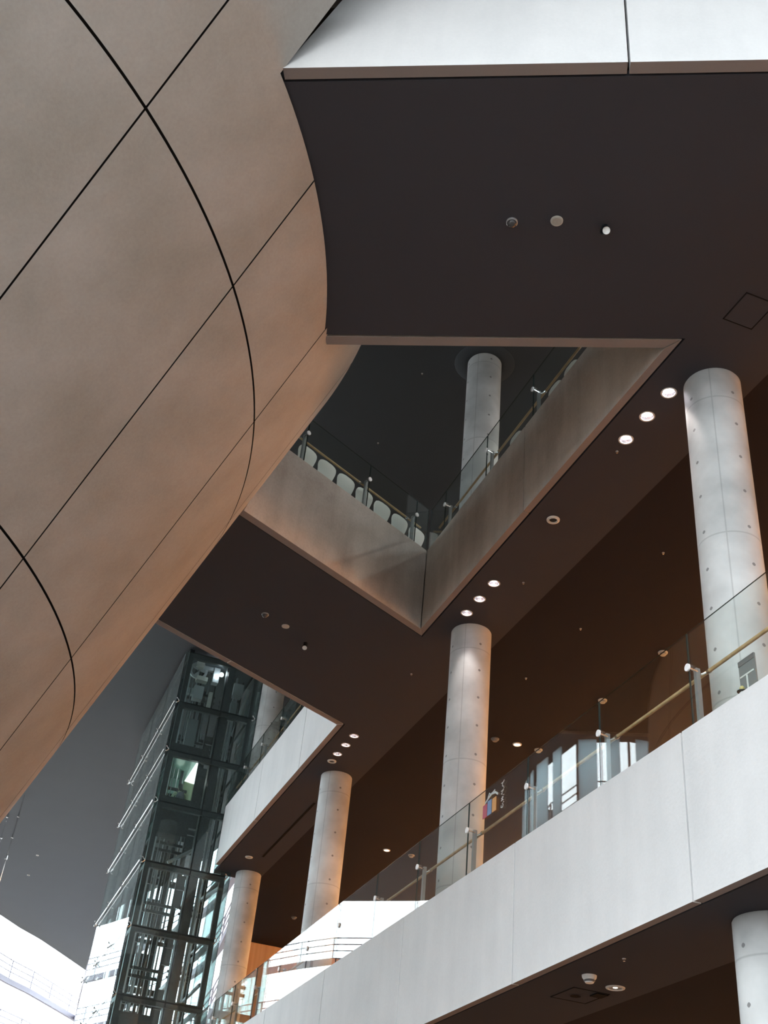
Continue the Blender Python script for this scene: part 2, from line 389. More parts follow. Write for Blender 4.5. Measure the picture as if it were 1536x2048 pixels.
# shallow collar ring around the upper column head
col_ring = P(*ring_c, Z3)
tag(MB().lathe(col_ring, [(.50*S, -.012), (.78*S, -.012), (.80*S, 0), (.50*S, 0), (.50*S, -.012)], 40).build('column_collar', M['roof'], smooth=True), 'dark flat ring on the roof ceiling around the head of the upper column', 'ceiling ring')

# ------------------------------------------------------------------ parapets: edge panels with open joints
JG = .016
def parapet(name, label, panels, group=None):
    """panels: list of (front polygon points, thickness offset vector)"""
    root = thing(name, label, 'parapet', sum((p for p, _ in panels[0][:1] and [(panels[0][0][0], 0)]), Vector()))
    for poly, off in panels:
        pb = MB().prism(poly, off).build('panel', [M['voidshade' if name == 'void_parapet' else 'parapet'], M['underside']], root)
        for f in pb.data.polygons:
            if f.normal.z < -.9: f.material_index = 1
    return root
H2 = 15.13
def pan_a(a0, a1, n0, n1, z0, z1, e0=0, e1=0):
    """panel along A; e0/e1 shift of the rear edge at each end (mitres)"""
    f = [W(a0+JG, n0, z0), W(a1-JG, n0, z0), W(a1-JG, n0, z1), W(a0+JG, n0, z1)]
    o0 = W(a0+e0, n1, 0)-W(a0, n0, 0); o1 = W(a1+e1, n1, 0)-W(a1, n0, 0)
    return f, [o0, o1, o1, o0]
js = [11.165+4.65*k for k in range(-1, 7)]
cuts = [s1[0]*AX.x+s1[1]*AX.y]+js+[40.2]
parapet('gallery_parapet', 'long white concrete parapet under the glass with the timber handrail, lower right',
        [pan_a(a, b, 7.78, 7.90, Z1, 6.545) for a, b in zip(cuts, cuts[1:]) if b-a > .5])
MB().prism([P(*s1, Z1), P(*pR, Z1), P(*pR, 6.545), P(*s1, 6.545)], KX*.12).build('gallery_end_parapet', M['parapet'], kind='structure')  # unseen end parapet across the near end of the lower gallery
# parapets round the void
vf = line_x(cm(0, -14.962), c_d, an2(0, 7.76), a_d); vr = line_x(bk(0, -13.126), b_d, an2(0, 7.77), a_d)
a_of = lambda p: p[0]*AX.x+p[1]*AX.y
c_of = lambda p: p[0]*CX.x+p[1]*CX.y
b_of = lambda p: p[0]*BX.x+p[1]*BX.y
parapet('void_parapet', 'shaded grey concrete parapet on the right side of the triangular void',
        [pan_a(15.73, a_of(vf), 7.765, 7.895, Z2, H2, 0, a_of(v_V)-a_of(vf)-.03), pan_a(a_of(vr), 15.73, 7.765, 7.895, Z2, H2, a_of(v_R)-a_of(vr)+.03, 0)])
def drum_end_c(m, z):
    t0 = None
    for i in range(3000):
        c = 6+i*.003; p = cm(c, m); d = drum_c(z)
        if math.hypot(p[0]-d[0], p[1]-d[1]) > DR+.03: return c
cb0, cb1 = drum_end_c(-14.962, Z2), drum_end_c(-14.962, H2)
if cb1 > c_of(vf): cb1 = c_of(vf)-1
o1 = Wc(c_of(v_V)-.03, M_VOID+G, 0)-Wc(c_of(vf), -14.962, 0); oc = Wc(0, M_VOID+G, 0)-Wc(0, -14.962, 0)
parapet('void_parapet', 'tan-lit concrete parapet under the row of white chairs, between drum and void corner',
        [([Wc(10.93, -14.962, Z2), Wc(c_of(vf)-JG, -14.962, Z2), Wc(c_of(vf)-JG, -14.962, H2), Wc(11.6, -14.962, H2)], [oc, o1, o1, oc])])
def drum_end_b(k, z):
    for i in range(4000):
        b = -6+i*.003; p = bk(b, k); d = drum_c(z)
        if math.hypot(p[0]-d[0], p[1]-d[1]) > DR+.03: return b
kv = -13.126; ob = Wb(0, K_VOID-G, 0)-Wb(0, kv, 0)
e_r = Wb(b_of(v_R)-.04, K_VOID-G, 0)-Wb(b_of(vr), kv, 0)
parapet('void_parapet', 'concrete parapet on the near side of the void, seen as a thin tan strip',
        [([Wb(drum_end_b(kv, Z2), kv, Z2), Wb(b_of(vr)-.03, kv, Z2), Wb(b_of(vr)-.03, kv, H2), Wb(drum_end_b(kv, Z2), kv, H2)], [ob, e_r, e_r, ob])])
ko = -8.165; ob = Wb(0, K_OUT+G, 0)-Wb(0, ko, 0)
bcuts = [None, 1.282, 5.93, 10.58, 13.6]; pans = []
for i in range(4):
    b1 = bcuts[i+1]-JG
    if i == 0: q = [Wb(-3.07, ko, Z2), Wb(b1, ko, Z2), Wb(b1, ko, H2), Wb(-3.07+.388*(H2-Z2)-.03, ko, H2)]
    else: b0 = bcuts[i]+JG; q = [Wb(b0, ko, Z2), Wb(b1, ko, Z2), Wb(b1, ko, H2), Wb(b0, ko, H2)]
    pans.append((q, ob))
parapet('bridge_parapet', 'bright white concrete parapet at the top right of the picture, one upright joint in it', pans)
mo = -20.015; oc = Wc(0, M_OUT-G, 0)-Wc(0, mo, 0); pans = []
cA = line_x(cm(0, mo), c_d, an2(0, 7.75), a_d); ce = c_of(cA); cs = [drum_end_c(mo, Z2), 15.0, ce]
for i in range(2):
    off_r = Wc(c_of(c_A)-.03, M_OUT-G, 0)-Wc(ce, mo, 0)
    q = [Wc(cs[i]+JG, mo, Z2), Wc(cs[i+1]-JG, mo, Z2), Wc(cs[i+1]-JG, mo, H2), Wc(cs[i]+JG, mo, H2)]
    pans.append((q, [oc, off_r, off_r, oc] if i == 1 else oc))
parapet('bridge_parapet', 'concrete parapet above the lift shaft, seen only as a thin tan ceiling edge', pans)
a0 = a_of(cA)
parapet('gallery_parapet', 'short bright white concrete parapet beside the glass lift shaft', [pan_a(a0, 29.77, 7.75, 7.895, Z2, H2, a_of(c_A)-a0+.03, 0), pan_a(29.77, 34.42, 7.75, 7.895, Z2, H2), pan_a(34.42, 39.35, 7.75, 7.895, Z2, H2)])

# ------------------------------------------------------------------ the drum
STEP = math.radians(14.72); T0 = math.radians(3.1)
drum = thing('concrete_drum', 'huge leaning drum of tan concrete panels filling the left of the picture', 'drum', drum_p(0, -ZE, 0))
T_CUT = math.radians(-20.15); T_OPEN = math.radians(47.3)      # the gallery enters the drum between these rulings
rows = [-ZE, 1.93, 5.19, 8.45, 11.71, 14.15, 17.4, Z3-.02]
mb = MB(); NS = 96
lo = [drum_p(2*PI*i/NS, -ZE, DR-.10) for i in range(NS)]; hi = [drum_p(2*PI*i/NS, 12.95, DR-.10) for i in range(NS)]
mb.add(lo+hi, [(i, (i+1) % NS, (i+1) % NS+NS, i+NS) for i in range(NS)]+[tuple(range(NS, 2*NS))])
NU = 72; u0_, u1_ = T_OPEN+.01, 2*PI+T_CUT-.01
up = [drum_p(u0_+(u1_-u0_)*i/NU, z, r) for z in (12.95, Z3-.02) for r in (DR-.10, DR-.30) for i in range(NU+1)]
q = NU+1; fs = []
for i in range(NU): fs += [(i, i+1, 2*q+i+1, 2*q+i), (q+i+1, q+i, 3*q+i, 3*q+i+1)]
fs += [(0, 2*q, 3*q, q), (NU, q+NU, 3*q+NU, 2*q+NU)]
mb.add(up, fs)
mb.build('core', M['joint'], drum, smooth=True)
gz = .013; gt = .014/DR
def patch(mb, ta, tb, za, zb, n=12):
    vs_ = []
    for rr in (DR, DR-.095):
        for zz in (za, zb): vs_ += [drum_p(ta+(tb-ta)*i/n, zz, rr) for i in range(n+1)]
    q = n+1; fs = []; mi = []
    for i in range(n):
        fs += [(i, i+1, q+i+1, q+i), (2*q+i+1, 2*q+i, 3*q+i, 3*q+i+1), (q+i, q+i+1, 3*q+i+1, 3*q+i), (i+1, i, 2*q+i, 2*q+i+1)]; mi += [0, 1, 1, 1]
    fs += [(0, q, 3*q, 2*q), (n, 2*q+n, 3*q+n, q+n)]; mi += [1, 1]
    mb.add(vs_, fs, mi)
for r, (za, zb) in enumerate(zip(rows, rows[1:])):
    for k in range(-12, 12):
        ta, tb = T0+k*STEP+gt, T0+(k+1)*STEP-gt
        if k == 11: tb = T0-12*STEP+2*PI-gt
        if r >= 5 and -1 <= k+1 and k < 3: continue
        mb = MB()
        if r == 4 and k in (-1,): patch(mb, ta, tb, za+gz, 12.96)
        elif k == -2 and r >= 4:
            if r == 4: patch(mb, ta, tb, za+gz, 12.96); patch(mb, ta, T_CUT, 12.96, zb-gz, 6)
            else: patch(mb, ta, T_CUT, za+gz, zb-gz, 6)
        else: patch(mb, ta, tb, za+gz, zb-gz)
        if mb.v: mb.build('panel', [M['drum'], M['joint']], drum, smooth=True)

# ------------------------------------------------------------------ columns
def column(a, n, z0, z1, label, rot=0.0, r=.45):
    mb = MB(); base = W(a, n, z0); h = (z1-z0)*S; R_ = r*S
    zs = [0, h-.02, h]; rs = [R_, R_, R_-.012]
    mb.lathe(base, [(0.001, 0)]+list(zip(rs, zs))+[(0.001, h)], 48)
    o = mb.build('concrete_column', M['column'], smooth=True, loc=base); o.rotation_euler = (0, 0, rot)
    return tag(o, label, 'column')
cols = [(11.25, 8.905), (20.38, 8.834), (29.69, 8.887), (39.61, 9.046)]
rz = ROT_A
column(*cols[0], F1, Z2, 'tall pale round concrete column at the right edge behind the glass balustrade', rz+1.14)
column(*cols[1], F1, Z2, 'round concrete column in the middle, lit by a lamp scallop at its head', rz+1.15)
column(*cols[2], F1, Z2, 'round concrete column behind the glass, third from the right, orange on one side', rz+1.10)
column(*cols[3], F1, Z2, 'smallest round concrete column, next to the lift shaft', rz+1.10)
column(11.25, 8.905, -ZE, Z1, 'pale round column in the bottom right corner under the white parapet', rz+1.14)
column(20.38, 8.834, F2, Z3, 'round concrete column seen up through the triangular void', rz+1.05)
column(39.3, 8.80, F2, Z3, 'round concrete column half hidden behind the lift shaft above the short white parapet', rz+1.10)

# ------------------------------------------------------------------ glass balustrades
def pane(root, f, s0, s1, p0, p1, z0, z1, mat='glass'):
    """upright sheet along a line frame f(s, p, z); clear faces, polished edges"""
    q = [(s0, p0), (s1, p0), (s1, p1), (s0, p1)]
    mb = MB(); b = [f(x, y, z0) for x, y in q]; t = [f(x, y, z1) for x, y in q]
    mb.add(b+t, [(3, 2, 1, 0), (4, 5, 6, 7), (0, 1, 5, 4), (1, 2, 6, 5), (2, 3, 7, 6), (3, 0, 4, 7)], [1, 1, 0, 1, 0, 1])
    return mb.build('glass_pane', [M[mat], M['edge']], root)
def balustrade(label, f, joints, ends, p, q, zb, zt, rail_out=.24, post_at=None, inward=1, top_edge=None):
    """joints along s; p front face, inward sign of the gallery side"""
    root = thing('glass_balustrade', label, 'balustrade', f(ends[0], p, zb))
    ss = [ends[0]]+[j for j in joints if ends[0]+.15 < j < ends[1]-.15]+[ends[1]]
    for s0, s1 in zip(ss, ss[1:]): pane(root, f, s0+.008, s1-.008, p, p+.02*inward, zb, zt)
    zr = zb+.795; pr = p+rail_out*inward
    rail = MB().tube(f(ends[0], pr, zr), f(ends[1], pr, zr), .026*S, 10).build('handrail', M['rail'], root, smooth=True)
    for j in (post_at or [j for j in joints if ends[0] < j < ends[1]]):
        po = MB().box(j+.02, j+.085, p+.13*inward, p+.19*inward, zb, zb+.87, f).build('post', M['postgrey'], root)
        MB().tube(f(j, p-.028*inward, zb+.82), f(j, p-.004*inward, zb+.82), .052*S, 16).build('clamp_disc', M['disc'], root, smooth=True)
        MB().tube(f(j, p+.02*inward, zb+.82), f(j+.03, p+.15*inward, zb+.82), .014*S, 6).build('clamp_arm', M['chrome'], po)
        br = MB(); br.tube(f(j-.02, p+.17*inward, zb+.76), f(j-.07, pr, zr), .011*S, 6); br.tube(f(j-.07, pr, zr), f(j-.12, pr, zr), .034*S, 8)
        br.build('bracket', M['chrome'], po)
    return root
gj = [10.915+2.262*k for k in range(-1, 13)]
balustrade('long glass balustrade with timber handrail on top of the lower gallery parapet', W, gj, (6.3, 40.1), 7.79, None, 6.53, 7.855)
balustrade('glass balustrade on the right side of the void, running up behind the dark ceiling', W, [11.2, 13.2, 15.46, 17.65, 19.9], (10.95, 20.79), 7.80, None, 15.11, 16.35)
balustrade('glass balustrade in front of the row of white chairs', Wc, [12.25, 14.26, 15.93], (10.2, 16.36), -14.99, None, 15.11, 16.35, .24, None, -1)
balustrade('short glass balustrade above the bright white parapet by the lift shaft', W, [28.4, 30.66, 32.92, 35.2, 37.4], (26.6, 39.35), 7.79, None, 15.11, 16.33)

# ------------------------------------------------------------------ white shell chairs
def chair_proto():
    root = thing('shell_chair', '', 'chair', (0, 0, 0), 'white shell chairs along the void')
    # local frame: x across, y towards the backrest, z up (metres)
    mb = MB(); rows_ = []; NU = 12
    prof = [(-.20, .435, .19, .00), (-.10, .43, .225, .02), (.02, .425, .235, .03), (.12, .435, .225, .035), (.18, .475, .205, .03), (.205, .54, .195, .025), (.225, .62, .215, .03), (.24, .70, .235, .035), (.25, .755, .235, .03), (.257, .80, .215, .02), (.26, .825, .165, .01), (.261, .835, .08, .0)]
    top = []; bot = []
    for y, z, hw, dish in prof:
        for i in range(NU+1):
            u = -1+2*i/NU; x = hw*u
            back = y > .17
            top.append(Vector((x, y-(dish*u*u if back else 0), z+(0 if back else dish*u*u*1.3))))
    n = NU+1; K = len(prof); off = [Vector((0, .010 if j >= 4 else 0, -.012 if j < 4 else 0)) for j in range(K)]
    bot = [top[j*n+i]+off[j] for j in range(K) for i in range(n)]
    fs = []
    for j in range(K-1):
        for i in range(NU):
            a = j*n+i; fs.append((a, a+1, a+n+1, a+n)); fs.append((K*n+a+1, K*n+a, K*n+a+n, K*n+a+n+1))
    rim = [i for i in range(n)]+[j*n+NU for j in range(1, K)]+[(K-1)*n+i for i in range(NU-1, -1, -1)]+[j*n for j in range(K-2, 0, -1)]
    for x, y in zip(rim, rim[1:]+rim[:1]): fs.append((x, y, K*n+y, K*n+x))
    mb.add(top+bot, fs).build('seat_shell', M['white'], root, smooth=True)
    for sx in (-1, 1):
        for sy in (-1, 1):
            MB().tube((sx*.11, sy*.09+.0, .42), (sx*.22, sy*.21, 0), .010, 8).build('leg', M['chrome'], root, smooth=True)
    return root
proto = chair_proto()
ords = ['nearest the drum', 'second from the drum', 'third from the drum', 'fourth from the drum, behind a glass joint', 'fifth from the drum', 'sixth from the drum', 'in the void corner, seventh from the drum']
first = True
def put_chair(loc, rz_, label, group):
    global first
    o = proto if first else copy_tree(proto); first = False
    o.location = loc; o.rotation_euler = (0, 0, rz_); o['label'] = label; o['group'] = group
rc = math.atan2(MX.y, MX.x)-PI/2
for i in range(7):
    put_chair(Wc(12.74+.632*i, -15.76, F2), rc, 'white shell chair under the void glass, '+ords[i], 'white shell chairs along the left void edge')
ra = math.atan2(-NX.y, -NX.x)-PI/2
for i, a in enumerate((12.9, 14.62, 15.28, 17.05)):
    put_chair(W(a, 8.17+.31, F2), ra, ['white chair whose back just shows above the right void parapet, farthest up', 'white chair whose back just shows over the right void parapet, above the joint', 'white chair whose back just shows over the right void parapet, right at the joint', 'white chair whose back just shows above the right void parapet, beside the upper column'][i], 'white shell chairs along the right void edge')

# ------------------------------------------------------------------ recessed lamps and ceiling fittings
def cone_lamp(a, n, z, lit, label, group, r=.125, mat='lampcool', tilt=(0, 0)):
    c = W(a, n, z); root = thing('downlight', label, 'ceiling light', c, group); R_ = r*S
    MB().lathe(c, [(R_*.86, -.004), (R_*1.06, -.004), (R_*1.06, .002), (R_*.86, .012), (R_*.86, -.004)], 24).build('trim_ring', M['trim'] if lit else M['midgrey'], root, smooth=True)
    MB().lathe(c, [(R_*.9, .0), (R_*.8, .03), (R_*.62, .075), (R_*.45, .10), (R_*.001, .10)], 20).build('reflector', M['reflector'], root)
    if lit:
        MB().lathe(c, [(R_*.40*lit, .094), (R_*.34*lit, .070), (.001, .062)], 16).build('lamp', M[mat], root, smooth=True)
    return root
names = ['right-hand', 'middle', 'left-hand']
where = ['beside the tall right column', 'above the middle column', 'above the third column']
for i, (a, n) in enumerate(LAMPS_OUT):
    g, k = divmod(i, 3)
    lit = 1.35 if g == 0 else (1.35 if i == 3 else 1.0) if g == 1 else .95
    cone_lamp(a, n, Z2, lit, 'recessed downlight, %s of three %s' % (names[k], where[g]), 'downlights in the ceiling band')
    sp = bpy.data.lights.new('downlight_beam', 'SPOT'); sp.energy = SPOT_COL if i == 5 else SPOT_COOL; sp.spot_size = math.radians(70); sp.spot_blend = .6; sp.color = (1, .90, .86); sp.shadow_soft_size = .05
    so = bpy.data.objects.new('downlight_beam', sp); C.objects.link(so); so.location = W(a, n, Z2-.06)
# surface rings (speakers and unlit spots)
def ring_fit(a, n, z, label, r=.12, name='ceiling_ring_light', hole_m='dark', depth=.03):
    c = W(a, n, z); root = thing(name, label, 'ceiling fitting', c); R_ = r*S
    MB().lathe(c, [(R_*.58, -.004), (R_*.7, -depth), (R_, -depth*.6), (R_*1.02, 0), (R_*.58, 0)], 24).build('rim', M['trim'], root, smooth=True)
    MB().lathe(c, [(R_*.62, -.006), (R_*.3, -.003), (.001, -.003)], 20).build('baffle', M[hole_m], root, smooth=True)
    return root
ring_fit(15.70, 8.39, Z2, 'round white ring fitting alone on the ceiling band between the two lamp groups', .125)
ring_fit(28.71, 8.40, Z2, 'round white ring fitting next to the three lamps by the third column', .125)
ring_fit(37.85, 8.56, Z2, 'round white fitting on the ceiling just above the smallest column', .13, hole_m='offwhite')
inner_l = [(25.08, 12.34, 'just right of the middle column'), (34.54, 12.34, 'glowing between the third and middle columns')]
for a, n, l in inner_l:
    cc_ = W(a, n, Z2+.05); root = thing('downlight', 'small warm ceiling light '+l, 'ceiling light', cc_, 'warm lights in the inner ceiling'); R_ = .12*S
    MB().lathe(cc_, [(R_*.7, -.004), (R_*.75, -.02), (R_, -.012), (R_*1.02, 0)], 20).build('trim_ring', M['trim'], root, smooth=True)
    MB().lathe(cc_, [(R_*.7, -.004), (.001, -.004)], 16).build('lamp', M['lampwarm'], root)
for a, n, l in [(25.08, 12.97, 'behind the glass right of the colour sign'), (21.76, 12.98, 'at the second upright glass joint'), (19.07, 12.96, 'high behind the glass beside the tall column'), (25.09, 11.70, 'dark, touching the middle column outline'), (34.5, 13.2, 'behind the glass at the left, left one'), (43.62, 12.02, 'dim, low between the third column and the smallest column')]:
    c = W(a, n, Z2+.05); R_ = .105*S; root = thing('smoke_detector', 'small round ceiling detector '+l, 'detector', c, 'detectors on the inner ceiling')
    MB().lathe(c, [(R_*1.05, 0), (R_, -.02), (R_*.72, -.03), (R_*.62, -.06), (.001, -.065)], 18).build('housing', M['offwhite'] if 'dark' not in l and 'dim' not in l else M['midgrey'], root, smooth=True)
    MB().lathe(c, [(R_*.75, -.031), (R_*.75, -.04), (R_*.63, -.045)], 14).build('vent_band', M['midgrey'], root)
def sprinkler(a, n, z, label, r=.024):
    c = W(a, n, z); R_ = r*S; root = thing('sprinkler_head', label, 'sprinkler', c, 'sprinkler heads')
    MB().lathe(c, [(R_*1.1, 0), (R_, -.008), (R_*.4, -.012)], 12).build('rosette', M['galv'], root, smooth=True)
    MB().lathe(c, [(R_*.35, -.01), (R_*.35, -.025), (R_*.7, -.026), (R_*.7, -.030), (.001, -.030)], 10).build('deflector', M['chrome'], root)
for a, n, z, l in [(21.71, 10.88, Z2+.05, 'tiny sprinkler head on the brown ceiling right of the middle column'), (19.07, 10.87, Z2+.05, 'tiny sprinkler head on the brown ceiling between middle column and tall column'), (15.72, 10.84, Z2+.05, 'tiny sprinkler head on the brown ceiling left of the tall column'),
                   (22.84, 8.39, Z2, 'tiny sprinkler head on the ceiling band left of the middle column'), (13.38, 8.41, Z2, 'tiny sprinkler head just below the three lamps of the tall column'), (21.46, 7.47, Z3, 'tiny sprinkler head on the roof ceiling left of the upper column'), (24.77, 7.46, Z3, 'tiny sprinkler head on the roof ceiling above the row of white chairs'),
                   (13.65, 8.36, Z1, 'tiny sprinkler head on the lowest ceiling near the corner column'), (17.95, 8.9, Z2, 'tiny sprinkler head beside the brightest lamp over the middle column')]:
    sprinkler(a, n, z, l)
for a, n, l in [(69.4, 3.13, 'upper of two tiny lamps on the far grey ceiling'), (73.6, 3.11, 'lower of two tiny lamps on the far grey ceiling')]:
    c = W(a, n, Z3); root = thing('pin_lamp', l, 'ceiling light', c)
    MB().lathe(c, [(.075, 0), (.065, -.03), (.045, -.03)], 12).build('trim_ring', M['trim'], root); MB().lathe(c, [(.045, -.012), (.001, -.012)], 10).build('lamp', M['dark'], root)
# the two trios of dome camera, speaker plate and spot lamp
def trio(pts, where_):
    (a, n), (a2, n2), (a3, n3) = pts
    c = W(a, n, Z2); root = thing('dome_camera', 'small smoked dome camera on the dark ceiling '+where_, 'camera', c)
    R_ = .075*S
    MB().lathe(c, [(R_*1.1, 0), (R_*1.1, -.02), (R_*.95, -.026)], 20).build('base_ring', M['galv'], root, smooth=True)
    MB().lathe(c, [(R_*.95*math.cos(t), -.022-R_*.9*math.sin(t)) for t in [i*PI/2/6 for i in range(7)]], 20).build('dome', M['dome'], root, smooth=True)
    c = W(a2, n2, Z2); root = thing('ceiling_speaker', 'flat round cream speaker plate on the dark ceiling '+where_, 'speaker', c); R_ = .085*S
    MB().lathe(c, [(R_*1.06, 0), (R_*1.04, -.014), (R_*.8, -.02), (R_*.78, -.016)], 24).build('rim', M['offwhite'], root, smooth=True)
    MB().lathe(c, [(R_*.78, -.015), (R_*.4, -.018), (.001, -.016)], 20).build('grille', M['offwhite'], root, smooth=True)
    c = W(a3, n3, Z2); root = thing('spot_lamp', 'black spot lamp with a white face on the dark ceiling '+where_, 'spot lamp', c); R_ = .058*S
    MB().lathe(c, [(R_*.8, 0), (R_*.8, -.03), (R_*.3, -.035), (R_*.3, -.07)], 16).build('mount', M['black'], root, smooth=True)
    ax = (W(0, 0, -1)-W(0, 0, 0)).normalized()*.75+(P(0, -1, 0)-P(0, 0, 0)).normalized()*.66; ax.normalize()
    c2 = c+Vector((0, 0, -.075))-ax*.05
    bd = MB().lathe(c2, [(.001, -.02), (R_*1.05, -.02), (R_*1.1, .13), (R_*.95, .14)], 18, axis=ax).build('lamp_head', M['black'], root, smooth=True)
    MB().lathe(c2, [(R_*.95, .135), (R_*.6, .128), (.001, .125)], 16, axis=ax).build('lens', M['white'], bd, smooth=True)
trio([(9.64, 4.49), (9.35, 5.05), (9.15, 5.71)], 'at the top right')
trio([(21.93, 4.44), (22.21, 5.01), (22.72, 5.66)], 'left of the void corner')
# hatches and the slot
def hatch(name, label, cx_, z, ha, hn, extra=None):
    c = W(*cx_, z); root = thing(name, label, 'hatch', c); a, n = cx_
    fr = MB(); w = .012
    for q in ((a-ha, a+ha, n-hn, n-hn+w), (a-ha, a+ha, n+hn-w, n+hn), (a-ha, a-ha+w, n-hn, n+hn), (a+ha-w, a+ha, n-hn, n+hn)): fr.box(*q, z-.006, z)
    fr.build('frame', M['joint'], root); MB().box(a-ha+.02, a+ha-.02, n-hn+.02, n+hn-.02, z-.004, z).build('lid', M['soffit'], root)
    return root
hatch('access_hatch', 'square hatch outline in the dark ceiling at the right edge', (9.62, 8.45), Z2, .30, .26)
hc = (15.72, 8.85); h = hatch('access_hatch', 'brown hatch with a round hole in the lowest ceiling at the bottom right', hc, Z1, .36, .30)
MB().lathe(W(hc[0]+.04, hc[1]-.05, Z1), [(.07, -.012), (.001, -.012)], 16).build('round_hole', M['joint'], h)
MB().box(hc[0]-.33, hc[0]-.12, hc[1]+.1, hc[1]+.29, Z1-.02, Z1-.004).build('corner_plate', M['joint'], h)
MB().box(31.94, 37.54, 8.93, 9.0, Z2-.006, Z2)
tag(MB().box(31.94, 37.54, 8.93, 9.0, Z2-.008, Z2).build('ceiling_slot', M['joint']), 'long dark slot in the ceiling band left of the third column', 'air slot')
# fittings below the first gallery
c = W(14.68, 8.42, Z1); root = thing('smoke_detector', 'white cone shaped detector on the lowest ceiling under the white parapet', 'detector', c)
MB().lathe(c, [(.09, 0), (.085, -.03), (.065, -.05), (.05, -.085), (.001, -.09)], 20).build('housing', M['white'], root, smooth=True)
MB().lathe(c, [(.066, -.052), (.07, -.058), (.056, -.074)], 16).build('vent_band', M['midgrey'], root)
c = W(14.99, 9.02, Z1); root = thing('downlight', 'pale round light on the lowest ceiling beside the cone detector', 'ceiling light', c)
MB().lathe(c, [(.085, -.004), (.09, -.018), (.115, -.012), (.12, 0)], 22).build('trim_ring', M['trim'], root, smooth=True)
MB().lathe(c, [(.085, -.004), (.03, -.002)], 16).build('reflector', M['galv'], root); MB().lathe(c, [(.03, -.003), (.001, -.003)], 12).build('lamp', M['lampwarm'], root)
# warm light of the visible inner lamps, then further unseen spots added without fittings
for a, n in [(25.08, 12.34), (34.54, 12.34), (15.6, 15.8), (20.35, 15.8), (29.8, 15.8), (39.0, 15.8)]:
    sp = bpy.data.lights.new('gallery_beam', 'SPOT'); sp.energy = SPOT_WARM; sp.spot_size = math.radians(150); sp.spot_blend = .5; sp.color = (1, .56, .27); sp.shadow_soft_size = .08
    so = bpy.data.objects.new('gallery_beam', sp); C.objects.link(so); so.location = W(a, n, Z2-.05)
# unseen warm fill lights added at the timber back wall, no fittings built
for zc, pw in ((Z2, FILL_WARM), (Z1, FILL_WARM_LOW)):
    for i in range(5):
        al = bpy.data.lights.new('warm_fill', 'AREA'); al.shape = 'RECTANGLE'; al.size = 8.0*S; al.size_y = .2; al.energy = pw/5; al.color = (1, .60, .30); al.spread = math.radians(130)
        ao = bpy.data.objects.new('warm_fill', al); C.objects.link(ao); ao.location = W(8+8.9*i, 16.2, zc-.2)
        zax = -(NX*.62+Vector((0, 0, -.78))).normalized(); xax = AX.copy(); yax = zax.cross(xax)
        ao.rotation_euler = Matrix((xax, yax, zax)).transposed().to_euler()

# unseen spots added to brighten the upper gallery, no lamps in the roof
for a, n in [(13.0, 13.5), (19.5, 13.5), (26.0, 13.5), (34.0, 13.5)]:
    sp = bpy.data.lights.new('upper_gallery_fill', 'SPOT'); sp.energy = SPOT_UP; sp.spot_size = math.radians(150); sp.spot_blend = .6; sp.color = (1, .93, .86); sp.shadow_soft_size = .1
    so = bpy.data.objects.new('upper_gallery_fill', sp); C.objects.link(so); so.location = W(a, n, Z3-.06)

# ------------------------------------------------------------------ glass lift shaft
A0, A1, NL, NR = 40.0, 49.0, 5.40, 8.33
LV = [-ZE, -.4, 1.8, 4.0, 6.2, 8.4, 10.6, 12.81, 15.0, 16.98, 18.96, 21.1]
shaft = thing('lift_shaft', 'tall black steel and glass lift shaft left of the short white parapet', 'lift shaft', W(A0, NL, -ZE))
for a in (A0, 43.0, 46.0, A1):
    for n in (NL+.10, NR-.10): MB().box(a+.02, a+.2, n-.09, n+.09, -ZE, Z3).build('corner_post' if a in (A0, A1) else 'post', M['black'], shaft)
MB().box(A0+.1, A0+.4, 7.02, 7.36, -ZE, Z3).build('middle_post', M['black'], shaft)
for z in LV[1:]:
    for a in (A0+.03, A1): MB().box(a, a+.16, NL+.1, NR-.1, z-.13, z+.10).build('cross_beam', M['black'], shaft)
    for n in (NL+.10, NR-.10): MB().box(A0+.1, A1+.1, n-.06, n+.06, z-.10, z+.08).build('side_beam', M['black'], shaft)
for z0, z1 in zip(LV, LV[1:]):
    zm = (z0+z1)/2
    for zz in (zm-.12, zm+.14): MB().box(41.35, 41.43, NL+.2, 6.95, zz-.05, zz+.05).build('rail_bracket', M['black'], shaft)
    for zz in (zm+.25, zm+.45): MB().box(42.3, 42.38, 7.3, NR-.15, zz-.04, zz+.04).build('rail_bracket', M['black'], shaft)
for a, n, w, m in [(41.3, 5.80, .05, 'galv'), (41.3, 5.95, .03, 'midgrey'), (41.4, 6.12, .03, 'galv'), (41.5, 6.30, .09, 'black'), (41.4, 6.62, .05, 'midgrey'), (41.2, 6.85, .06, 'black'), (41.5, 7.52, .05, 'galv'), (41.3, 7.70, .07, 'midgrey'), (41.8, 7.86, .03, 'galv'), (41.6, 8.02, .06, 'black'),
                   (44.5, 5.85, .06, 'black'), (44.5, 6.5, .05, 'midgrey'), (44.5, 7.4, .06, 'black'), (44.6, 7.9, .05, 'galv'), (47.4, 6.1, .06, 'black'), (47.4, 7.0, .06, 'black'), (47.4, 7.7, .06, 'midgrey')]:
    MB().box(a, a+w*1.6, n-w/2, n+w/2, -ZE, Z3-.05).build('guide_rail', M[m], shaft)
for n in (6.05, 6.2, 6.42, 7.58, 7.78, 7.95):
    MB().tube(W(42.0, n, -ZE), W(42.0, n, Z3-.3), .012, 6).build('cable', M['galv'], shaft)
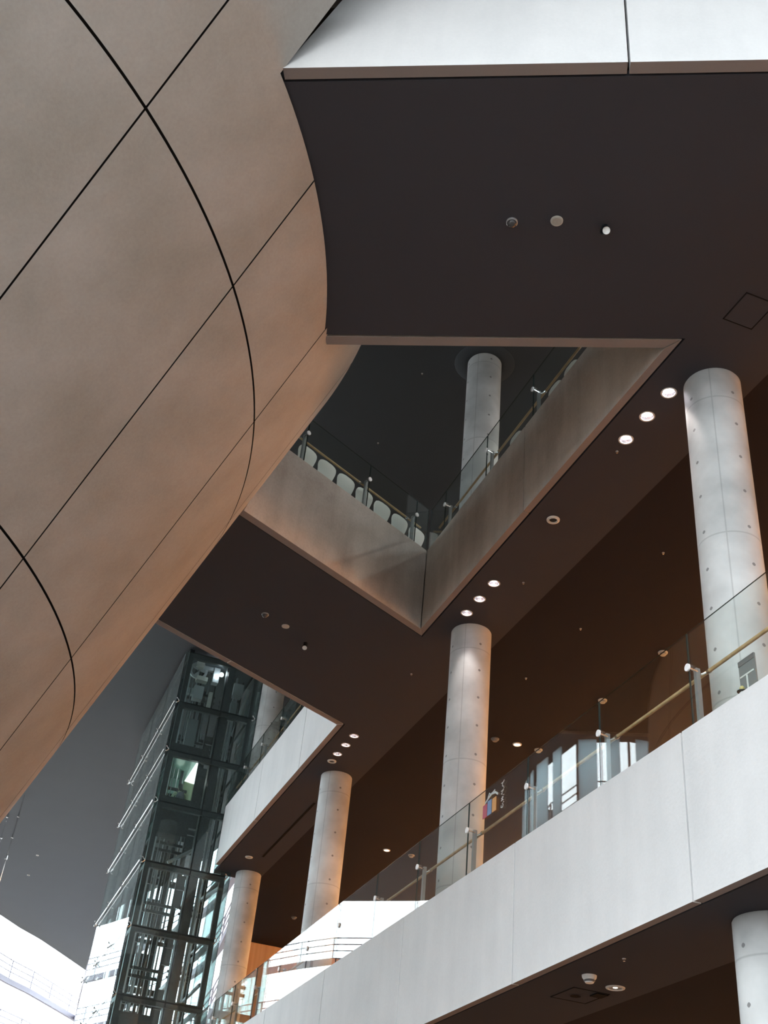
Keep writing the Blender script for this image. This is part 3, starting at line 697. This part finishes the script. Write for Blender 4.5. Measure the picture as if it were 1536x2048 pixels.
for a, n, w in [(42.6, 5.70, .10), (42.8, 6.32, .08), (43.2, 6.78, .13), (42.5, 7.46, .12), (42.9, 7.86, .09), (43.4, 8.12, .10), (45.5, 6.3, .12), (45.6, 7.25, .12), (48.6, 6.9, .14), (48.6, 7.55, .12)]:
    MB().box(a, a+w, n-w/2, n+w/2, -ZE, Z3-.05).build('guide_rail', M['black'], shaft)
for z0, z1 in zip(LV[3:-1], LV[4:]):
    MB().box(44.9, 45.0, NL+.3, NR-.2, z0+.78, z0+.92).build('rail_bracket', M['black'], shaft)
    MB().box(48.75, 48.85, 7.05, 7.62, z0+.1, z0+1.35).build('landing_panel', M['dark'], shaft)
    MB().box(46.4, 46.5, 7.75, 8.05, z0+.5, z0+1.8).build('landing_panel', M['dark'], shaft)
# slanting struts on the far side
for (a, n, z), (a2, n2, z2) in [((41, 6.34, 13.26), (41, 7.25, 13.95)), ((43.4, 8.2, 12.9), (40.1, 8.2, 12.5)), ((43.8, 8.2, 10.85), (40.2, 8.2, 10.9)), ((43.4, 8.2, 9.2), (40.6, 8.2, 9.3)), ((45, 8.2, 17.9), (41.4, 8.25, 20.9)), ((44.4, 8.0, 8.0), (40.4, 8.2, 8.2))]:
    MB().tube(W(a, n, z), W(a2, n2, z2), .055, 6).build('strut', M['galv'], shaft)
# winding gear at the head
c = W(41.0, 6.03, 21.12-.15); ax = AX.copy()
mb = MB()
mb.lathe(c, [(.23, -.035), (.31, -.035), (.31, .035), (.23, .035), (.23, -.035)], 28, axis=ax)
mb.build('sheave_wheel', M['galv'], shaft, smooth=True)
sw = shaft.children[-1]
u = ax.orthogonal().normalized(); w_ = ax.cross(u)
hub = MB()
for k in range(3):
    t = k*2*PI/3+.5; d = u*math.cos(t)+w_*math.sin(t); e = u*math.cos(t+.35)+w_*math.sin(t+.35); e2 = u*math.cos(t-.35)+w_*math.sin(t-.35)
    hub.prism([c-ax*.02+d*.02, c-ax*.02+e*.25, c-ax*.02+e2*.25], ax*.04)
hub.build('spoke', M['galv'], shaft)
for (a, n, z, da, dn, dz), m in [((41, 6.05, 21.2, .3, .16, .1), 'offwhite'), ((41, 6.5, 21.15, .2, .3, .07), 'galv'), ((41, 6.22, 20.62, .3, .22, .09), 'offwhite'), ((41, 6.18, 20.0, .3, .19, .28), 'galv'), ((41, 5.80, 20.0, .2, .05, .12), 'galv'), ((41, 5.95, 20.0, .2, .05, .12), 'galv'),
                                 ((41, 6.75, 20.9, .3, .12, .32), 'galv'), ((41.2, 6.72, 19.9, .2, .07, .35), 'offwhite'), ((41, 6.22, 18.0, .2, .2, .85), 'midgrey'), ((41, 7.72, 20.5, .4, .2, .25), 'galv'), ((41, 7.66, 19.6, .4, .12, .35), 'midgrey'),
                                 ((41.2, 6.9, 16.9, .3, .25, .16), 'dark'), ((41.0, 6.2, 17.25, .4, .5, .06), 'dark')]:
    MB().box(a-da/2, a+da/2, n-dn, n+dn, z-dz, z+dz).build('machine_box', M[m], shaft)
tag_l = MB().lathe(W(40.9, 6.95, 21.0), [(.001, -.09), (.06, -.06), (.085, 0), (.06, .06), (.001, .09)], 12).build('work_lamp', M['carlight'], shaft, smooth=True)
wl = bpy.data.lights.new('work_lamp_light', 'POINT'); wl.energy = 7; wl.color = (.92, .95, 1); wl.shadow_soft_size = .08
wo = bpy.data.objects.new('work_lamp_light', wl); C.objects.link(wo); wo.location = W(40.62, 6.8, 20.95)
tag_l['label'] = 'small round lit lamp at the head of the shaft'
# enclosure: side sheets, front sheets, clamps and rods
for z0, z1 in zip(LV, LV[1:]):
    for s0, s1 in ((A0-.12, 43.0), (43.0, 46.0), (46.0, A1+.05)): pane(shaft, W, s0+.015, s1-.015, NL-.14, NL-.12, z0+.02, z1-.02, 'shaftglass')
    f = lambda s, p, z: W(p, s, z)
    pane(shaft, f, NL-.1, 7.0, A0-.14, A0-.12, z0+.02, z1-.02, 'shaftglass'); pane(shaft, f, 7.04, NR+.1, A0-.14, A0-.12, z0+.02, z1-.02, 'shaftglass')
    pane(shaft, W, A0-.1, 43.0, NR+.12, NR+.14, z0+.02, z1-.02, 'shaftglass')
for z in LV[1:-1]:
    MB().tube(W(A0-.1, NL-.2, z), W(A1+.1, NL-.2, z), .014, 8).build('tie_rod', M['chrome'], shaft, smooth=True)
    for a, n in ((A0-.18, NL-.05), (A0-.18, NR+.02), (43.0, NL-.17), (46.0, NL-.17), (A1, NL-.17)):
        mb = MB()
        for dz in (-.09, .09): mb.tube(W(a, n+.02, z+.0), W(a-.0, n-.06, z+dz), .014, 6); mb.tube(W(a, n-.06, z+dz), W(a, n-.10, z+dz), .032, 8)
        mb.build('spider_clamp', M['chrome'], shaft)
# lift car
car = thing('lift_car', 'lit lift car with a pale yellow side wall, stopped high in the glass shaft', 'lift car', W(41.3, 6.1, 14.6))
cL, cR, cF, cB, cz0, cz1 = 5.62, 6.58, 40.28, 42.47, 14.33, 16.96
MB().box(cF, cB, cL, cR, cz0-.12, cz0).build('floor_plate', M['dark'], car)
MB().box(cF, cB, cL, cR, cz1, cz1+.15).build('roof_plate', M['carteal'], car)
MB().prism([W(cF, cR, cz0), W(cB, cR, cz0), W(cB, cR, cz1-.02), W(cF, cR, 16.03)], NX*.03).build('side_panel', M['caryellow'], car)
MB().prism([W(cF, cR, 16.05), W(cB, cR, cz1), W(cF, cR, cz1)], NX*.03).build('lit_panel', M['carlight'], car)  # white triangle of the side wall, made to glow by its material
MB().box(cB-.03, cB, cL, cR-.03, cz0, cz1).build('rear_wall', M['carteal'], car)
MB().box(cF-.03, cF, cL-.06, cR+.12, cz0-.3, 15.40).build('front_apron', M['black'], car)
MB().box(cF-.03, cF, cL-.06, cR+.12, cz1, cz1+.5).build('head_panel', M['black'], car)
for n in (cL, cR+.06): MB().box(cF-.04, cF+.02, n-.025, n+.025, cz0, cz1).build('door_frame', M['black'], car)
MB().tube(W(cF, cL+.09, 15.4), W(cF, cL+.09, cz1), .012, 6).build('grab_bar', M['chrome'], car)
pane(car, W, cF+.02, cB-.05, cL, cL+.015, cz0, cz1, 'shaftglass')
MB().box(42.5, 42.7, 6.9, 7.9, 15.2, 17.4).build('counterweight_frame', M['black'], car)
pl = bpy.data.lights.new('lift_car_light', 'POINT'); pl.energy = CAR_LIGHT; pl.color = (1, 1, .86); pl.shadow_soft_size = .15
po_ = bpy.data.objects.new('lift_car_light', pl); C.objects.link(po_); po_.location = W(41.2, 6.1, 16.75)
# second car far below
car2 = thing('lift_car', 'dark lift car low in the shaft at the bottom edge', 'lift car', W(41.3, 6.1, 5.2))
MB().box(cF, cB, cL, cR, 7.55, 7.7).build('roof_plate', M['dark'], car2); MB().box(cF, cB, cL, cR, 5.1, 5.2).build('floor_plate', M['dark'], car2)
MB().box(cB-.03, cB, cL, cR, 5.2, 7.55).build('rear_wall', M['caryellow'], car2); MB().box(cF-.03, cF, cL-.06, cR+.1, 7.5, 8.0).build('head_panel', M['black'], car2)
pl = bpy.data.lights.new('lift_car_light', 'POINT'); pl.energy = CAR_LIGHT*.4; pl.color = (1, 1, .8); po_ = bpy.data.objects.new('lift_car_light', pl); C.objects.link(po_); po_.location = W(41.0, 6.1, 7.3)

# ------------------------------------------------------------------ the passenger
def skin_obj(name, pts, edges, mat, parent, sub=2):
    me = bpy.data.meshes.new(name); me.from_pydata([p[:3] for p in pts], edges, []); me.materials.append(mat)
    o = bpy.data.objects.new(name, me); C.objects.link(o); o.parent = parent
    sk = o.modifiers.new('skin', 'SKIN'); sk.use_smooth_shade = True
    for v, p in zip(me.skin_vertices[0].data, pts):
        v.radius = (p[3], p[4] if len(p) > 4 else p[3])
    me.skin_vertices[0].data[0].use_root = True
    s = o.modifiers.new('sub', 'SUBSURF'); s.levels = sub; s.render_levels = sub
    return o
per = thing('person', 'person in a sage jacket with a grey backpack, standing in the lit lift car', 'person', W(41.05, 6.27, cz0)); per.scale = (.95, .95, .95)
per.rotation_euler = (0, 0, .35)       # back turned towards the open front
pts = [(0, 0, .90, .125, .10), (0, .01, 1.05, .125, .10), (0, .0, 1.22, .145, .105), (0, 0, 1.36, .13, .085), (0, .01, 1.44, .055, .055), (0, .02, 1.50, .052, .055),
       (-.17, 0, 1.36, .058), (-.24, -.02, 1.12, .046), (-.20, .16, .98, .038), (-.18, .24, .98, .03),
       (.17, 0, 1.36, .058), (.25, .02, 1.12, .046), (.17, .18, 1.14, .038), (.13, .25, 1.18, .03),
       (-.09, 0, .82, .085), (-.10, .02, .46, .06), (-.10, -.01, .09, .042), (-.10, .12, .04, .04),
       (.09, 0, .82, .085), (.10, .03, .46, .06), (.10, 0, .09, .042), (.10, .13, .04, .04)]
ed = [(0, 1), (1, 2), (2, 3), (3, 4), (4, 5), (3, 6), (6, 7), (7, 8), (8, 9), (3, 10), (10, 11), (11, 12), (12, 13), (0, 14), (14, 15), (15, 16), (16, 17), (0, 18), (18, 19), (19, 20), (20, 21)]
body = skin_obj('body', pts, ed, M['jacket'], per)
hd = MB()
def ellips(mb, c, rx, ry, rz_, n=16, m=10, cut=None):
    vs_ = []; fs = []
    for j in range(m+1):
        t = -PI/2+PI*j/m
        for i in range(n):
            p = 2*PI*i/n; vs_.append(Vector((c[0]+rx*math.cos(t)*math.cos(p), c[1]+ry*math.cos(t)*math.sin(p), c[2]+rz_*math.sin(t))))
    for j in range(m):
        for i in range(n): fs.append((j*n+i, j*n+(i+1) % n, (j+1)*n+(i+1) % n, (j+1)*n+i))
    mb.add(vs_, fs); return mb
def local(mb, name, mat, parent):
    o = mb.build(name, mat, None, True, Vector((0, 0, 0))); o.parent = parent; o.location = (0, 0, 0); return o
hd = ellips(MB(), (0, .025, 1.60), .075, .093, .115); ellips(hd, (0, .118, 1.585), .013, .018, .022, 8, 6)
for sx in (-1, 1): ellips(hd, (sx*.076, .02, 1.59), .012, .022, .032, 8, 6)
head = local(hd, 'head', M['skin'], per)
fe = MB()
for sx in (-1, 1): ellips(fe, (sx*.03, .108, 1.612), .012, .008, .007, 8, 6)
ellips(fe, (0, .112, 1.545), .022, .006, .006, 8, 6); local(fe, 'face_features', M['hair'], per)
hr = ellips(MB(), (0, -.005, 1.625), .088, .098, .115); ellips(hr, (0, -.05, 1.55), .075, .055, .10); local(hr, 'hair', M['hair'], per)
for sx, hx, hy, hz_ in ((-1, -.175, .27, .975), (1, .125, .275, 1.19)):
    hm = MB(); ellips(hm, (hx, hy, hz_), .035, .045, .018, 10, 6)
    for k in range(4): hm.tube((hx-.026+.017*k, hy+.03, hz_), (hx-.03+.019*k, hy+.085-.012*abs(k-1.5), hz_-.03), .0085, 6, .006)
    hm.tube((hx-sx*.03, hy, hz_), (hx-sx*.055, hy+.045, hz_-.008), .010, 6, .007)
    local(hm, 'hand', M['skin'], per)
tr = [(0, 0, .93, .135, .112), (-.09, 0, .82, .092), (-.10, .02, .46, .068), (-.10, -.01, .10, .056), (.09, 0, .82, .092), (.10, .03, .46, .068), (.10, 0, .10, .056)]
skin_obj('trousers', tr, [(0, 1), (1, 2), (2, 3), (0, 4), (4, 5), (5, 6)], M['trousers'], per)
bp_ = ellips(MB(), (.02, -.155, 1.18), .15, .085, .22, 14, 10); ellips(bp_, (.02, -.225, 1.10), .11, .04, .12, 12, 8)
for sx in (-.1, .12): bp_.path([Vector((sx, -.12, 1.36)), Vector((sx, -.02, 1.46)), Vector((sx, .10, 1.40)), Vector((sx*1.1, .13, 1.2))], .018, 6)
local(bp_, 'backpack', M['pack'], per)

# ------------------------------------------------------------------ film sign on the glass and the small board
sg = thing('window_sign', 'film sign with red, blue and orange panels and white lettering on the balustrade glass', 'sign', W(16.7, 7.785, 7.3))
PF = 7.784
def film(name, pts, mat, parent=sg): return MB().prism([W(a, PF, z) for a, z in pts], NX*-.003).build(name, mat, parent)
film('red_panel', [(17.08, 7.34), (16.92, 7.34), (16.92, 7.575), (17.08, 7.575)], M['red'])
film('blue_panel', [(16.90, 7.34), (16.745, 7.34), (16.745, 7.60), (16.90, 7.60)], M['blue'])
film('orange_panel', [(16.715, 7.34), (16.56, 7.34), (16.56, 7.585), (16.715, 7.585)], M['orange'])
fl_ = MB()
for c0, c1, r in [((17.0, 7.60), (16.86, 7.655), .018), ((16.86, 7.655), (16.74, 7.69), .02), ((16.74, 7.69), (16.60, 7.665), .02), ((16.60, 7.665), (16.50, 7.60), .018), ((16.92, 7.63), (16.84, 7.73), .01), ((16.84, 7.73), (16.78, 7.68), .01), ((16.70, 7.70), (16.62, 7.715), .012)]:
    d = Vector((c1[0]-c0[0], c1[1]-c0[1])).normalized(); q = Vector((-d.y, d.x))*r
    fl_.prism([W(c0[0]+q.x, PF, c0[1]+q.y), W(c1[0]+q.x, PF, c1[1]+q.y), W(c1[0]-q.x, PF, c1[1]-q.y), W(c0[0]-q.x, PF, c0[1]-q.y)], NX*-.004)
fl_.build('flourish', M['silver'], sg)
glyphs = [[((.0, .09), (.11, .10)), ((.055, .10), (.05, -.02)), ((.05, -.02), (.12, -.06)), ((.10, .12), (.13, .14))],
          [((.0, .05), (.11, .07)), ((.02, -.04), (.10, .06)), ((.10, .10), (.13, .12)), ((.02, -.05), (.06, -.06))],
          [((.01, .03), (.11, .05)), ((.06, .09), (.06, -.05)), ((.06, .0), (.01, -.05)), ((.06, .0), (.11, -.05)), ((.10, .10), (.13, .12))],
          [((.02, .04), (.01, -.03)), ((.01, -.03), (.08, -.05)), ((.08, -.05), (.11, .03)), ((.06, .06), (.10, .07)), ((.10, .10), (.13, .11))]]
for k, gl in enumerate(glyphs):
    mb = MB(); oz = 7.69-.12*k
    for (x0, z0), (x1, z1) in gl:
        x0, z0, x1, z1 = x0*.85, z0*.55, x1*.85, z1*.55
        d = Vector((x1-x0, z1-z0)).normalized(); q = Vector((-d.y, d.x))*.006
        mb.prism([W(16.38-x0-q.x, PF, oz+z0+q.y), W(16.38-x1-q.x, PF, oz+z1+q.y), W(16.38-x1+q.x, PF, oz+z1-q.y), W(16.38-x0+q.x, PF, oz+z0-q.y)], NX*-.003)
    mb.build('lettering', M['silver'], sg)
bd = thing('sign_board', 'small grey board with white lines behind the glass in front of the tall right column', 'sign', W(9.95, 7.94, 6.56))
MB().box(9.79, 10.10, 7.93, 7.95, 6.50, 7.07).build('board', M['signgrey'], bd)
MB().box(9.82, 10.08, 7.922, 7.93, 6.84, 6.86).build('white_line', M['white'], bd); MB().box(9.945, 9.965, 7.922, 7.93, 6.57, 6.84).build('white_line', M['white'], bd)
MB().box(9.79, 10.10, 7.924, 7.93, 7.0, 7.07).build('dark_header', M['midgrey'], bd)
orn = thing('ornament', 'tiny black, white and gold ornament on the parapet in front of the grey board', 'ornament', W(9.995, 7.868, 6.545))
MB().lathe(W(9.995, 7.868, 6.545), [(.001, 0), (.03, 0), (.04, .03), (.02, .055), (.001, .055)], 12).build('base', M['white'], orn, smooth=True)
MB().lathe(W(9.995, 7.868, 6.545), [(.001, .055), (.055, .058), (.055, .064), (.02, .075), (.001, .075)], 14).build('brim', M['black'], orn, smooth=True)
MB().lathe(W(9.995, 7.868, 6.545), [(.001, .075), (.022, .08), (.028, .10), (.015, .12), (.001, .122)], 12).build('gold_knob', M['gold'], orn, smooth=True)
MB().tube(W(10.05, 7.86, 6.55), W(10.01, 7.86, 6.60), .008, 6).build('red_stem', M['red'], orn)

# ------------------------------------------------------------------ hanging wires on the far left
for i, (a, n) in enumerate(((60, 1.26), (60.4, .75))):
    root = thing('suspension_wire', ['bright thin wire hanging from the far grey ceiling at the left edge', 'fainter thin wire hanging left of the bright one'][i], 'wire', W(a, n, Z3-9))
    MB().tube(W(a, n, Z3-9), W(a, n, Z3), .032 if i == 0 else .016, 6).build('wire', M['chrome'], root)
    for k in range(3): MB().lathe(W(a, n, 20.2-1.1*k), [(.001, -.12), (.05, -.08), (.05, .08), (.001, .12)], 8).build('ferrule', M['chrome'], root)

# ------------------------------------------------------------------ curved curtain walls
def curtain(name, pts, step, zs, mull, rails=True, rm='greysteel', band=.34, sp='spandrel'):
    root = struct(name, P(pts[0][0], pts[0][1], -ZE)); path = smooth_path(pts, step); n = len(path)
    nor = []
    for i in range(n):
        d = path[min(i+1, n-1)]-path[max(i-1, 0)]; nor.append(Vector((d.y, -d.x)).normalized())   # towards the hall
    def at(i, off, z): q = path[i]+nor[i]*off; return P(q.x, q.y, z)
    for i in range(n-1):
        for z0, z1 in zip(zs, zs[1:]):
            mb = MB(); mb.hexa([at(i, 0, z0+.02), at(i+1, 0, z0+.02), at(i+1, -.03, z0+.02), at(i, -.03, z0+.02)], [at(i, 0, z1-.02), at(i+1, 0, z1-.02), at(i+1, -.03, z1-.02), at(i, -.03, z1-.02)])
            mb.build('pane', M['facade'], root)
    for i in range(n): MB().tube(at(i, .0, -ZE), at(i, .0, Z3), mull*S, 5).build('mullion', M['white' if mull < .05 else rm], root)
    for z in zs[1:-1]:
        mb = MB()
        for i in range(n-1):
            mb.hexa([at(i, .0, z-band/2), at(i+1, .0, z-band/2), at(i+1, .25, z-band/2), at(i, .25, z-band/2)], [at(i, .0, z+band/2), at(i+1, .0, z+band/2), at(i+1, .25, z+band/2), at(i, .25, z+band/2)])
        mb.build('spandrel', M[sp], root)
        if rails and z > 7:
            for h in (.42, .78, 1.15): MB().path([at(i, .2, z+band/2+h) for i in range(n)], .028, 5).build('guard_rail', M[rm], root)
            for i in range(n): MB().tube(at(i, .2, z+band/2), at(i, .2, z+band/2+1.15), .035, 5).build('guard_post', M[rm], root)
    return root
zs = [-ZE, 1.4, 4.7, 8.0, 11.3, 14.6, 17.75, Z3]
curtain('window_1', FACADE, 3.4, zs, .022, True, 'spandrel')
curtain('window_3', RETURN, 3.0, zs, .022, True, 'spandrel')
curtain('window_2', BAY, 2.2, [-ZE, 4.7, 9.9, 15.2, 18.3, Z3], .06, True, 'greysteel', .35, 'midgrey')
w2 = bpy.data.objects['window_2']; bp2 = smooth_path(BAY, 2.2)
for i in range(1, len(bp2)-2):  # translucent sheets added to tone down the bay's mirrored glare
    p, q = bp2[i], bp2[i+1]; d = (q-p); nrm = Vector((d.y, -d.x)).normalized()*-.5
    for f0, f1 in ((.04, .40), (.58, .84)):
        a_, b_ = p+d*f0+nrm, p+d*f1+nrm; th = Vector((nrm.x, nrm.y, 0))*.08
        if (i*7+int(f0*10)) % 5 == 0: continue
        MB().prism([P(a_.x, a_.y, 15.4), P(b_.x, b_.y, 15.4), P(b_.x, b_.y, Z3-.1), P(a_.x, a_.y, Z3-.1)], th).build('tone_screen', M['tone_screen'], w2)
